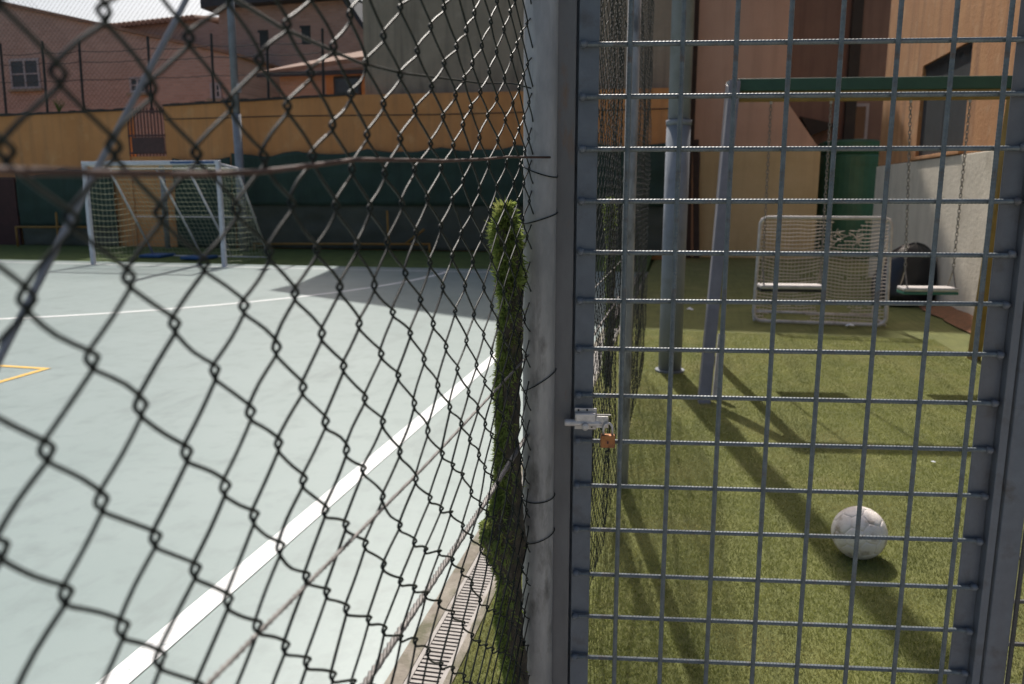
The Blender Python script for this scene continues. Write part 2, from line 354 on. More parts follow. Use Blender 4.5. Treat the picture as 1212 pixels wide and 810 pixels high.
b = MB(); b.tube(loc([(-.297,-.3,1.505),(-.297,.15,1.508),(-.297,.31,1.510),(-.297,.40,1.511),(-.297,.46,1.512),(-.297,.53,1.515),(-.297,.60,1.521),(-.297,.71,1.531),(-.297,.85,1.536),(-.297,.98,1.540),(-.297,1.2,1.551),(-.297,1.35,1.561),(-.292,1.53,1.568),(-.262,1.585,1.570)]), .0022, 7)
b.build('tension_wire', M['rust'], fence, smooth=True)
b = MB(); b.tube(loc([(-.305,.38,1.655),(-.305,.51,1.632),(-.305,.59,1.624),(-.305,.74,1.621),(-.305,.86,1.628),(-.305,.98,1.640),(-.305,1.2,1.661),(-.305,1.43,1.69),(-.300,1.58,1.70)]), .0016, 6)
b.build('loose_wire', M['pvc'], fence, smooth=True)
b = MB(); b.tube(loc([(-.40,.10,1.03),(-.40,.40,1.405),(-.40,.49,1.51),(-.40,.60,1.635),(-.40,.95,2.05)]), .0024, 10)
b.build('brace_rod', M['mast'], fence, smooth=True)

# rolled strips of turf tied to the fence
def turf_roll(name, label, cx, cy, z0, z1, rad, seed, group, nb=15000, bulge=1.0):
    root = empty(name, (cx, cy, z0), label=label, cat='turf strip', group=group)
    N = mnoise.noise
    def shape(t, h):         # t angle, h 0..1
        z = h*(z1-z0); flare = 1 + .85*bulge*math.exp(-((h-.40)/.055)**2)
        taper = 1 if h < .95 else max(.35, 1 - (h-.95)/.05*.6)
        if h < .08: taper = .45 + .55*h/.08
        c, s_ = math.cos(t), math.sin(t)
        n = .34*N(Vector((c*1.3, s_*1.3, z*6 + seed))) + .26*N(Vector((c*2.6, s_*2.6, z*17 + seed))) + .15*N(Vector((c*5, s_*5, z*45 + seed)))
        r = rad*flare*taper*(1 + n)
        ox = .016*N(Vector((seed, 3, z*4))) - .014*bulge*math.exp(-((h-.40)/.06)**2)
        oy = .014*N(Vector((seed+5, 1, z*4)))
        return Vector((ox + r*c, oy + 1.3*r*s_, z))
    nu, nv = 28, 150; b = MB(); vs = [shape(2*math.pi*u/nu, v/nv) for v in range(nv+1) for u in range(nu)]
    fs = [(v*nu+u, v*nu+(u+1)%nu, (v+1)*nu+(u+1)%nu, (v+1)*nu+u) for v in range(nv) for u in range(nu)] + [tuple(range(nv*nu, nv*nu+nu)), tuple(reversed(range(nu)))]
    b.add(vs, fs); b.build('backing', M['turf_back'], root, smooth=False)
    V = []; k = 0
    while k < nb:
        h = random.random()*1.03 - .03
        t = math.pi + (random.gauss(.62, .66) if h < .86 else random.gauss(.9, 1.3))
        cl = N(Vector((math.cos(t)*3, math.sin(t)*3, h*26 + seed)))
        k += 1
        if random.random() > .66 + 1.5*cl or (h < .38 and random.random() < .45): continue
        p = shape(t, max(0, h)); p.z = h*(z1-z0); out = Vector((math.cos(t), math.sin(t), 0))
        top = h > .84
        d = (out + Vector((random.gauss(0,.55), random.gauss(0,.55), random.gauss(.35 if top else -.1, .7)))).normalized()
        ln = random.uniform(.004, .013) * (1 + .9*max(0, cl)) * (1.35 if top else 1)
        s = d.cross(Vector((random.gauss(0,1), random.gauss(0,1), random.gauss(0,1)))).normalized()*random.uniform(.0007,.0015)*(1.5 if top else 1)
        m_ = p + d*ln*.55 + Vector((0,0,-.0015)); tip = p + d*ln + Vector((0,0,-.004*random.random()))
        V += [p - s, p + s, m_ + s, p - s, m_ + s, m_ - s, m_ - s, m_ + s, tip]
    fast_mesh('pile', np.array([tuple(v) for v in V]), np.arange(len(V)).reshape(-1,3), M['turf_roll'], root, kind='stuff')
    # feathery sprigs, thickest at the top
    V = []
    for q in range(150 if bulge else 30):
        h = 1 - abs(random.gauss(0, .10)) if random.random() < .55 else random.uniform(.25, .95)
        h = max(.05, h); t = math.pi + random.gauss(.7, .75); p = shape(t, min(.99, h)); out = Vector((math.cos(t), math.sin(t), 0))
        d = (out*.55 + Vector((random.gauss(0,.3), random.gauss(0,.3), random.uniform(.3, 1.0) if h > .8 else random.gauss(0,.7)))).normalized()
        L_ = random.uniform(.014, .036)*(1 if h > .8 else .7); sd_ = d.cross(Vector((random.gauss(0,1), random.gauss(0,1), random.gauss(0,1)))).normalized()
        for n in range(16):
            f = n/15; b0 = p + d*L_*f; side_ = sd_*(1 if n % 2 else -1); ld = (d*.8 + side_ + Vector((random.gauss(0,.25),)*3)).normalized(); ll = .0075*(1.1-f)
            wv = d.cross(ld).normalized().cross(ld)*.0011
            V += [b0 - wv, b0 + wv, b0 + ld*ll]
    fast_mesh('sprigs', np.array([tuple(v) for v in V]), np.arange(len(V)).reshape(-1,3), M['turf_roll'], root, kind='stuff')
    # frayed threads hanging off the edge
    for q in range(9):
        h = random.uniform(.1, .9); t = math.pi + random.uniform(.3, 1.8); p = shape(t, h); ln = random.uniform(.05, .16)
        b = MB(); b.tube([p, p + Vector((random.uniform(-.012,.012), random.uniform(-.02,.0), -ln*.5)), p + Vector((random.uniform(-.02,.02), random.uniform(-.02,.01), -ln))], .0006, 4); b.build('loose_thread', M['turf_back'], root)
    return root
turf_roll('turf_strip', 'ragged strip of bright green artificial turf tied to the near fence post', -.330, 1.53, .36, 1.48, .0225, 1.0, 'turf strips on the fence', 34000)
turf_roll('turf_strip', 'thin strip of green artificial turf on the farther fence post seen through the gate', -.345, 3.93, .55, 1.48, .020, 9.0, 'turf strips on the fence', 8000, .0)

# floodlight mast in the yard corner
ms = empty('floodlight_mast', (-.08, 6.9, 0), label='thick grey steel lighting mast standing on the turf behind the fence', cat='mast')
b = MB(); b.tube([(0,0,-.1),(0,0,2.05)], .098, 28); b.build('lower_tube', M['mast'], ms, smooth=True)
b = MB(); b.tube([(0,0,2.05),(0,0,2.09)], .104, 28); b.build('collar', M['mast'], ms, smooth=True)
b = MB(); b.tube([(0,0,2.09),(0,0,9.0)], .088, 28); b.build('upper_tube', M['mast'], ms, smooth=True)
b = MB(); b.tube([(0,0,-.02),(0,0,.012)], .125, 28); b.build('foot_flange', M['mast'], ms)

# ------------------------------------------------------------------ the gate
GA = R(7.72); GO = Vector((-.1166, 1.6377, 1.785))
gate = empty('mesh_gate', (GO.x, GO.y, 0), GA, label='blue grey steel gate of ribbed bars with a bolt and padlock at its left edge', cat='gate')
Z0 = 1.785; SP = .1
def ribbed(L_, axis):
    n = int(L_/.0036); rr = [.00465 if (k % 2) else .0051 for k in range(n+1)]
    if axis == 'x': pts = [(k*L_/n, 0, 0) for k in range(n+1)]
    else: pts = [(0, 0, k*L_/n) for k in range(n+1)]
    b = MB(); b.tube(pts, rr, 8); return b
bh = ribbed(.848, 'x').build('horizontal_bar', M['rebar'], gate); bh.location = (-.094, .0, Z0)
rows = [2, 1] + [0] + [-k for k in range(1, 17)]
first = True
ofs = {0:0, -1:.002, -2:.003, -3:.001, -4:-.001, -5:-.002, -6:-.003, -7:-.001, -8:.001, -9:.002, -10:.003, -11:.0, -12:-.003, -13:.0}
for k in rows:
    o = bh if first else share(bh, gate); first = False
    o.location = (-.094 + random.uniform(-.003,.003), 0, Z0 + k*SP + ofs.get(k, 0)*.6 + random.uniform(-.0015,.0015))
    o.rotation_euler = (0, R(random.uniform(-.12,.12)), 0)
bv = ribbed(2.0, 'z').build('vertical_bar', M['rebar'], gate); first = True
for c in range(8):
    o = bv if first else share(bv, gate); first = False
    o.location = (c*.0995 + [0,0,.001,.001,-.004,.0,.001,-.001][c], -.0105, .1)
for k in rows:
    for x in (-.089, .748):
        b = MB(); zc = Z0 + k*SP + ofs.get(k,0)*.6
        b.tube([(x-.006, .001, zc-.001), (x-.003,-.001,zc), (x+.002,-.002,zc), (x+.007,.0,zc+.001)], [.004,.0085,.0078,.005], 8)
        o = b.build('weld_bead', M['gate'], gate, smooth=True)
b = MB(); b.box(-.098, -.058, .008, .0125, .06, 2.15); b.box(-.098, -.0935, .0125, .045, .06, 2.15); b.build('latch_stile', M['gate'], gate, bevel=.0012)
b = MB(); b.box(.720, .760, .008, .0125, .06, 2.15); b.box(.7602, .7762, -.012, .040, .06, 2.15); b.build('hinge_stile', M['gate'], gate, bevel=.0015)
b = MB(); b.box(-.098, .776, .0127, .045, 2.15, 2.19); b.build('top_rail', M['gate'], gate, bevel=.0015)
b = MB(); b.box(-.098, .776, .0127, .045, .02, .06); b.build('bottom_rail', M['gate'], gate, bevel=.0015)
# bolt
zb = Z0 - 7.52*SP
bolt = MB(); bolt.box(-.096, -.050, -.0065, -.0035, zb-.020, zb+.026); bolt = bolt.build('bolt_plate', M['steel'], gate, bevel=.001)
b = MB(); b.box(-.096, -.052, -.019, -.0065, zb-.004, zb+.018); b.build('bolt_housing', M['steel'], bolt, bevel=.003)
b = MB(); b.tube([(-.117,-.013,zb-.004),(-.115,-.013,zb-.004),(-.040,-.013,zb-.004)], [.006,.0075,.0075], 14); b.build('bolt_rod', M['steel'], bolt, smooth=False)
b = MB(); b.tube([(-.074,-.020,zb-.008),(-.074,-.029,zb-.009),(-.074,-.031,zb-.009)], [.0075,.0075,.004], 14); b.build('bolt_knob', M['steel'], bolt)
b = MB(); b.box(-.0515, -.026, -.0185, -.015, zb-.013, zb+.012); b.build('hasp', M['steel'], bolt, bevel=.0012)
b = MB(); b.box(-.050, -.034, -.0150, -.0065, zb-.010, zb-.0085); b.box(-.058, -.020, -.0115,-.009, zb+.012, zb+.0145); b.build('guide', M['steel'], bolt)
for x, z in ((-.088, zb+.0215), (-.070, zb+.0222), (-.060, zb-.014)):
    b = MB(); b.tube([(x,-.0066,z),(x,-.0082,z)], .0022, 8); b.build('screw', M['blackmetal'], bolt)
# padlock, hanging from the hasp
ca, sa = math.cos(GA), math.sin(GA)
px_, py_ = -.0268, -.024
pad = empty('padlock', (GO.x + ca*px_ - sa*py_, GO.y + sa*px_ + ca*py_, zb - .052), GA, label='small orange brass padlock hanging from the gate bolt', cat='padlock')
b = MB(); b.box(-.0150, .0150, -.008, .008, 0, .0270); b.build('body', M['brass'], pad, bevel=.002)
b = MB(); b.tube([(-.0092,0,.026),(-.0092,0,.040)] + [(-.0092*math.cos(t)+.0, 0, .040+.0115*math.sin(t)) for t in np.linspace(0.1, math.pi-.1, 9)] + [(.0092,0,.040),(.0092,0,.026)], .0026, 10); b.build('shackle', M['steel'], pad, smooth=True)
b = MB(); b.tube([(0,-.0079,.012),(0,-.0086,.012)], .0042, 12); b.build('maker_stamp', mat('brass_stamp', (.34,.11,.05), rough=.5), pad)
b = MB(); b.box(-.0012, .0012, -.0094, -.0087, .0095, .0145); b.build('keyhole', M['blackmetal'], pad)
# jamb posts and the fixed panel to the right
jamb = empty('gate_jamb', (GO.x, GO.y, 0), GA, label='narrow grey steel jamb between the zinc fence post and the gate', cat='post')
b = MB(); b.box(-.1520, -.1030, .006, .050, -.1, 2.35); b.build('square_tube', M['jamb'], jamb, bevel=.002)
b = MB(); b.box(-.1500, -.0800, .0505, .0545, -.1, 2.35); b.build('stop_strip', M['gate'], jamb)
hp = empty('hinge_post', (GO.x, GO.y, 0), GA, label='blue grey square hinge post at the right edge of the gate', cat='post')
b = MB(); b.box(.7815, .826, -.014, .034, -.1, 2.35); b.build('square_tube', M['gate'], hp, bevel=.003)
for z in (.35, 1.95):
    b = MB(); b.tube([(.7788, -.016, z), (.7788, -.016, z+.11)], .007, 12); b.build('hinge_barrel', M['gate'], hp, smooth=True)
fp = empty('fixed_mesh_panel', (GO.x, GO.y, 0), GA, label='dark welded wire panel between the hinge post and the far right tube', cat='fence panel')
b = ribbed(1.0, 'x').build('horizontal_bar', M['jamb'], fp); first = True
for k in range(-16, 4):
    o = b if first else share(b, fp); first = False; o.location = (.827, .030, Z0 + k*SP - .045)
b = ribbed(2.0, 'z').build('vertical_bar', M['jamb'], fp); first = True
for c in range(10):
    o = b if first else share(b, fp); first = False; o.location = (.851 + c*.1, .020, .1)
rp = empty('tube_post', (GO.x, GO.y, 0), GA, label='round grey brown tube post at the lower right corner beyond the hinge post', cat='post')
b = MB(); b.tube([(.890, -.02, -.1), (.890, -.02, 2.3)], .028, 20); b.build('tube', M['galv'], rp, smooth=True)

# ------------------------------------------------------------------ the ball
ball = empty('soccer_ball', (.765, 3.40, .101), label='worn white leather soccer ball lying on the turf in a patch of shade', cat='ball')
ball.rotation_euler = (.6, .35, .9)
def football(rad):
    ph = (1+5**.5)/2; V = [Vector(v).normalized() for v in [(-1,ph,0),(1,ph,0),(-1,-ph,0),(1,-ph,0),(0,-1,ph),(0,1,ph),(0,-1,-ph),(0,1,-ph),(ph,0,-1),(ph,0,1),(-ph,0,-1),(-ph,0,1)]]
    F = [(0,11,5),(0,5,1),(0,1,7),(0,7,10),(0,10,11),(1,5,9),(5,11,4),(11,10,2),(10,7,6),(7,1,8),(3,9,4),(3,4,2),(3,2,6),(3,6,8),(3,8,9),(4,9,5),(2,4,11),(6,2,10),(8,6,7),(9,8,1)]
    polys = []
    for f in F:
        a, b_, c = [V[i] for i in f]; polys.append([a.lerp(b_,1/3), a.lerp(b_,2/3), b_.lerp(c,1/3), b_.lerp(c,2/3), c.lerp(a,1/3), c.lerp(a,2/3)])
    for i, v in enumerate(V):
        nb = [u for f in F if i in f for u in f if u != i]; nb = list(set(nb)); ps = [v.lerp(V[u],1/3) for u in nb]
        x = (ps[0]-v*ps[0].dot(v)).normalized(); y = v.cross(x); ps.sort(key=lambda p: math.atan2(p.dot(y), p.dot(x))); polys.append(ps)
    for p in polys:
        c = sum(p, Vector())/len(p); n = len(p); mb = MB(); rings = [(1.0, .966), (.94, .992), (.82, 1.0), (.5, 1.0)]; vs = []; sub = 4
        for s, rr in rings:
            for k in range(n):
                for u in range(sub):
                    q = p[k].lerp(p[(k+1)%n], u/sub); vs.append(c.lerp(q, s).normalized()*rad*rr)
        m = n*sub; vs.append(c.normalized()*rad); fs = []
        for r_ in range(3):
            for k in range(m): fs.append((r_*m+k, r_*m+(k+1)%m, (r_+1)*m+(k+1)%m, (r_+1)*m+k))
        for k in range(m): fs.append((3*m+k, 3*m+(k+1)%m, 4*m))
        mb.add(vs, fs); mb.build('panel', M['ball'], ball, smooth=True)
football(.110)
b = MB(); nu, nv = 20, 12
b.add([(.1065*math.sin(math.pi*v/nv)*math.cos(2*math.pi*u/nu), .1065*math.sin(math.pi*v/nv)*math.sin(2*math.pi*u/nu), .1065*math.cos(math.pi*v/nv)) for v in range(nv+1) for u in range(nu)], [(v*nu+u, (v+1)*nu+u, (v+1)*nu+(u+1)%nu, v*nu+(u+1)%nu) for v in range(nv) for u in range(nu)])
b.build('bladder', M['ballseam'], ball, smooth=True)

# ------------------------------------------------------------------ swing set
SA = R(7.0)
sw = empty('swing_set', (.33, 6.8, 0), SA, label='wooden swing frame with a green top beam and grey splayed legs', cat='swing set')
BL = 2.16; ZB = 2.30
b = MB(); b.box(.03, BL-.03, -.045, .045, ZB-.010, ZB+.085); b.build('beam', M['beam'], sw, bevel=.008)
b = MB(); b.box(.05, BL-.05, -.040, .040, ZB-.085, ZB-.0125); b.build('lower_beam', M['ochre'], sw, bevel=.006)
for x, s, m in ((0, -1, M['swing']), (BL, 1, M['ochre'])):
    for d, hh in ((-1, .91), (1, .91)):
        b = MB(); b.bar((x, d*.05, ZB+.05), (x + (-.26 if (s < 0 and d < 0) else .045 if s < 0 else .30), d*hh, -.05), .10, .085, up=(1,0,0)); o = b.build('leg', m, sw, bevel=.006)
    b = MB(); b.box(x-.035, x+.035, -.075, .075, ZB-.05, ZB+.075); hd = b.build('end_bracket', M['blackmetal'], sw, bevel=.004)
    for zz in (ZB-.03, ZB+.05):
        b = MB(); b.tube([(x-.05,-.08,zz),(x-.05,-.055,zz)], .014, 8); b.build('bolt_head', M['steel'], hd)
b = MB(); b.bar((-.155, -.80, .0), (-.105, -.64, .46), .045, .05, up=(1,0,0)); b.build('pale_leg_strip', M['oldwhite'], sw, bevel=.004)  # separate pale strip beside the foot of the front leg
def chain_mb(p0, p1, r=.0035):
    b = MB(); a, c = Vector(p0), Vector(p1); L_ = (c-a).length; d = (c-a).normalized(); n = int(L_/.030)
    x = d.cross(Vector((0,1,0))).normalized(); y = d.cross(x)
    for k in range(n):
        o = a + d*(k+.5)*L_/n; s = x if k % 2 else y
        b.tube([o + d*.0205*math.sin(t) + s*.0095*math.cos(t) for t in np.linspace(0, 2*math.pi, 11)[:-1]], r, 5, closed=True)
    return b
for q, (xa, xb, xs0, xs1, zs, lab) in enumerate([(.30, .76, .31, .77, .745, 'swing with a pale flat seat hanging in front of the small goal'), (1.36, 1.80, 1.43, 1.80, .735, 'swing with a pale flat seat hanging in front of the black bag')]):
    sg = empty('swing', (.33, 6.8, 0), SA, label=lab, cat='swing', group='swings under the green beam')
    for xt, xb_ in ((xa, xs0), (xb, xs1)):
        b = MB(); b.tube([(xt, 0, ZB-.082), (xt, 0, ZB-.105)], .012, 8); b.build('hook', M['steel'], sg)
        chain_mb((xt, 0, ZB-.10), (xb_, 0, zs+.16)).build('chain', M['chain'], sg)
        b = MB(); b.tube([(xb_, -.075, zs+.02), (xb_, 0, zs+.165), (xb_, .075, zs+.02)], .006, 6); b.build('hanger', M['chain'], sg)
    b = MB(); b.box(xs0-.025, xs1+.025, -.085, .085, zs-.005, zs+.028); st = b.build('seat', M['seat'], sg, bevel=.012)
    b = MB(); b.box(xs0-.025, xs1+.025, -.080, .080, zs-.028, zs-.0055); b.build('underside', M['seatg'] if q else M['blackmetal'], st, bevel=.004)

# small goal with torn net
kg = empty('small_goal', (1.56, 9.74, 0), R(-2.5), label='small white tube goal with a torn net standing at the back of the turf yard', cat='goal')
W2, HT = .70, 1.23
def rrect(w_, z0, z1, r):
    P = []
    for cx, cz, a0 in ((w_-r, z1-r, 0), (-w_+r, z1-r, 90), (-w_+r, z0+r, 180), (w_-r, z0+r, 270)):
        for a in range(0, 91, 15): P.append((cx + r*math.cos(R(a0+a)), 0, cz + r*math.sin(R(a0+a))))
    return P
b = MB(); b.tube([(x*(1+.035*(1-z/HT)), z*.06, z) for x, y, z in rrect(W2, .025, HT, .09)], .021, 10, closed=True); b.build('front_frame', M['oldwhite'], kg, smooth=True)
for s in (-1, 1):
    b = MB(); b.tube([(s*W2*1.02, 0, .03), (s*W2, .75, .03), (s*W2, .30, .75), (s*W2*.995, .07, HT-.10)], .016, 8); b.build('side_tube', M['oldwhite'], kg, smooth=True)
b = MB(); b.tube([(-W2, .75, .03), (W2, .75, .03)], .016, 8); b.build('rear_tube', M['oldwhite'], kg, smooth=True)
nb = MB(); nr, nc = 30, 34
def netp(u, v):
    x = -W2 + 2*W2*u; z = .04 + (HT-.05)*v; sag = -.045*math.sin(math.pi*((u*2.02) % 1.0))*math.sin(math.pi*min(1, v*1.05))
    return Vector((x, .07*v + .03 + .05*math.sin(math.pi*u)*math.sin(math.pi*v) + .02*mnoise.noise(Vector((u*6, v*6, 2))), z + sag + .012*mnoise.noise(Vector((u*9, v*9, 0)))))
def hole(u, v):
    n = .5*mnoise.noise(Vector((u*11, v*11, 7)))
    return (((u-.66)/.11)**2 + ((v-.96)/.17)**2 < 1+n*1.6) or (((u-.62)/.13)**2 + ((v-.13)/.055)**2 < 1+n) or (((u-.25)/.2)**2 + ((v-.03)/.05)**2 < 1+n)
for r_ in range(nr+1):
    run = []
    for c in range(nc*2+1):
        u, v = c/(nc*2), r_/nr
        if hole(u, v) or (r_ % 9 == 5 and random.random() < .05):
            if len(run) > 1: nb.tube(run, .0060, 4, cap=False)
            run = []
        else: run.append(netp(u, v))
    if len(run) > 1: nb.tube(run, .0060, 4, cap=False)
for c in range(nc+1):
    run = []
    for r_ in range(nr+1):
        u, v = c/nc, r_/nr
        if hole(u, v):
            if len(run) > 1: nb.tube(run, .0022, 4, cap=False)
            run = []
        else: run.append(netp(u, v))
    if len(run) > 1: nb.tube(run, .0022, 4, cap=False)
for q in range(22):
    u = random.uniform(.54, .78); v = random.uniform(.80, .9); p = netp(u, v)
    nb.tube([p, p + Vector((random.uniform(-.05,.05), .01, random.uniform(-.02,.05))), p + Vector((random.uniform(-.09,.09), .015, random.uniform(-.10,.06)))], .0045, 4, cap=False)
nb.build('net', M['kidnet'], kg, kind='stuff')

# black bag by the wall
bgm = MB(); nu, nv = 40, 26; vs = []
for v in range(nv+1):
    h = v/nv
    for u in range(nu):
        t = 2*math.pi*u/nu; prof = (.98 - .12*(1-h)**5) * max(0, 1 - h**2.8)**.55
        r = .36*prof*(1 + .14*mnoise.noise(Vector((math.cos(t)*1.8, math.sin(t)*1.8, h*3))) + .05*math.sin(6*t+7*h)*h)
        r = max(r, .012)
        pk = .0*math.exp(-((t-5.6)/.5)**2)*h**4
        vs.append((r*math.cos(t) + .10*h*h, r*.9*math.sin(t), h*.60 + pk + (.03*mnoise.noise(Vector((math.cos(t)*3, math.sin(t)*3, h*6))) if v else 0)))
bgm.add(vs, [(v*nu+u, v*nu+(u+1)%nu, (v+1)*nu+(u+1)%nu, (v+1)*nu+u) for v in range(nv) for u in range(nu)] + [tuple(range(nv*nu, nv*nu+nu))])
bag = bgm.build('rubbish_bag', M['bag'], smooth=True); bag.scale = (1.30, 1.1, 1.38); bag.location = (2.98, 11.9, 0); bag.rotation_euler = (0, 0, .4)
tag(bag, 'bulging black plastic rubbish bag leaning near the pale wall behind the swing', 'bag')

# scraps of litter on the turf
def scrap(x, y, s, lab, m='paper'):
    b = MB(); n = 7; vs = [(s*random.uniform(.6,1.2)*math.cos(2*math.pi*k/n), s*random.uniform(.6,1.2)*math.sin(2*math.pi*k/n), random.uniform(.004,.5*s)) for k in range(n)] + [(0,0,.8*s)]
    b.add(vs, [(k, (k+1)%n, n) for k in range(n)] + [tuple(reversed(range(n)))]); o = b.build('paper_scrap', M[m]); o.location = (x, y, .012); tag(o, lab, 'litter')
scrap(1.88, 9.62, .05, 'crumpled white scrap at the foot of the small goal')
scrap(.10, 10.6, .05, 'small white scrap on the shaded turf left of the swing leg')
scrap(1.42, 4.72, .012, 'tiny white speck on the turf beyond the beam shadow')
# dirt along the foot of the pale wall
dm = MB(); pts = []
n = 26
for k in range(n+1):
    y = 8.2 + 4.6*k/n; pts.append((3.06 - .10*mnoise.noise(Vector((y*1.3, 0, 0))) + .05*mnoise.noise(Vector((y*5, 2, 0))) + .03*max(0, y-10), y))
vs = [(x, y, .012 if k % 2 else .016) for k, (x, y) in enumerate(pts)] + [(3.42, y, .10 + .03*mnoise.noise(Vector((y*3,1,1)))) for x, y in pts]
dm.add(vs, [(k, n+1+k, n+2+k, k+1) for k in range(n)]); dirt = dm.build('dirt_bank', M['dirt']); dirt['kind'] = 'structure'

# ------------------------------------------------------------------ buildings round the yard
# orange house on the right
rh = empty('orange_house', (3.4, 6, 0), label='weathered orange house wall with a pale plaster base and a dark shuttered window at right', cat='house')
wy0, wy1, wz0, wz1 = 11.38-6, 13.57-6, 2.0, 3.38
b = MB(); DP = 5.0; Y0, Y1, ZT = -1.5, 10.0, 9.0
def xwall(b, x0, x1, y0, y1, z0, z1): b.box(x0, x1, y0, y1, z0, z1)
xwall(b, 0, DP, Y0, wy0, 2.0, ZT); xwall(b, 0, DP, wy1, Y1, 2.0, ZT); xwall(b, 0, DP, wy0, wy1, wz1, ZT); xwall(b, .14, DP, wy0, wy1, 2.0, wz1)
b.build('wall', M['rorange'], rh)
b = MB(); b.box(-.035, DP-.01, Y0-.01, 9.95, -.2, 1.985); b.build('plaster_base', M['rcream'], rh, bevel=.01)
wn = MB(); wn.box(.06, .138, wy0+.01, wy1-.01, wz0+.01, wz1-.01); wn = wn.build('window', M['shutter'], rh)
ym = (wy0+wy1)/2
for a, c in ((wy0+.03, ym-.012), (ym+.012, wy1-.03)):
    b = MB(); b.box(.045, .0595, a, c, wz0+.03, wz1-.05); b.build('shutter_leaf', M['shutter'], wn)
b = MB(); yy = wy0+.02
while yy < wy1-.06:
    wv = random.uniform(.03,.07); hh = random.uniform(.05,.17); b.add([(.03,yy,wz1-.02),(.03,yy+wv,wz1-.02),(.026,yy+wv*random.uniform(.3,.8),wz1-.02-hh)], [(0,1,2)]); yy += wv*.7
b.box(.022, .036, wy0+.015, wy1-.015, wz1-.045, wz1-.012); b.build('awning_fringe', M['blackmetal'], wn, kind='stuff')
b = MB(); b.box(-.06, .05, wy0-.05, wy1+.05, 1.995, 2.045); b.build('sill', M['rorange'], wn, bevel=.008)
b = MB(); b.box(-.25, DP, Y0-.3, Y1+.2, ZT, ZT+.2); b.build('roof', M['roof'], rh)
# pink house at the back of the yard
ph_ = empty('pink_house', (0, 20, 0), label='tall pink rendered house wall with an ochre cream base behind the small goal', cat='house')
b = MB(); b.prism([(.02,0),(2.97,0),(2.93,2.56),(2.16,3.62),(2.10,9.0),(.9,12.4),(.02,12.4)], 0, 6); b.build('wall', M['pink'], ph_)  # top above the view is sloped to let sun reach the orange house
b = MB(); b.box(.30, 2.985, -.04, .0-.002, -.1, 2.55); b.build('plaster_base', M['cream'], ph_)
b = MB(); b.tube([(-.02,-.10,0),(-.02,-.10,12.2)], .055, 12); b.build('downpipe', M['mast'], ph_, smooth=True)
b = MB(); b.box(.02, .14, -.02, -.001, 2.56, 12.3); b.build('corner_strip', M['brownwood'], ph_)
b = MB(); b.prism([(-.1,12.402),(.9,12.402),(2.2,8.75),(2.35,8.8),(1.0,12.56),(-.1,12.56)], -.2, 6.2); b.build('roof', M['roof'], ph_)
for x0, x1, lab in ((.10, .02, 'dark board leaning on the pink house, left of the pair'), (.30, .18, 'dark board leaning on the pink house, right of the pair')):
    b = MB(); b.bar((x0, 19.55, 0), (x1, 19.9, 2.75), .14, .05); o = b.build('leaning_board', M['brownwood']); tag(o, lab, 'board', 'boards against the pink house')
# brown house in the recess
bh_ = empty('brown_house', (2.2, 24, 0), label='shaded brown house front in the recess between the pink and orange houses', cat='house')
b = MB(); b.box(-.1, 7, .0, 5, -.1, 9.2); b.build('wall', M['brownwall'], bh_)
b = MB(); b.box(1.93, 2.20, -.18, -.002, 0, 9.1); b.build('pilaster', M['coping'], bh_)
wn = MB(); wn.box(2.12, 2.55, -.05, -.001, 2.9, 3.9); wn = wn.build('window', M['wframe'], bh_)
b = MB(); b.box(2.20, 2.47, -.07, -.051, 2.98, 3.82); b.build('pane', M['glass'], wn)
b = MB(); b.prism([(.75,3.55),(1.75,3.32),(1.05,3.05)], -.5, -.002); b.build('awning', M['coping'], bh_)
# green tank
gc = empty('green_tank', (3.98, 21.9, 0), label='dark green round water tank standing behind the small goal', cat='tank')
b = MB(); b.tube([(0,0,0),(0,0,.05),(0,0,2.40),(0,0,2.46)], [.70,.73,.73,.70], 40); b.build('body', M['gbox'], gc, smooth=False)
b = MB(); b.tube([(0,0,2.461),(0,0,2.52),(0,0,2.74),(0,0,2.80)], [.72,.76,.76,.60], 40); b.build('lid', M['gbox'], gc)
for z in (.7, 1.5, 2.2):
    b = MB(); b.tube([(0,0,z),(0,0,z+.05)], .742, 40); b.build('hoop', M['gbox'], gc)

# ------------------------------------------------------------------ far end of the court
# beige house
be = empty('beige_house', (0, 19.6, 0), label='tall plain beige rendered house rising behind the orange wall', cat='house')
b = MB(); b.prism([(-7.93,0),(-.02,0),(-.02,12.4),(-4.15,12.4),(-7.93,9.55)], 0, 7); b.build('wall', M['beige'], be)
b = MB(); b.prism([(-8.1,9.50),(-4.2,12.46),(-.02,12.46),(-.02,12.62),(-4.25,12.62),(-8.1,9.68)], -.15, 7.1); b.build('roof', M['roof'], be)
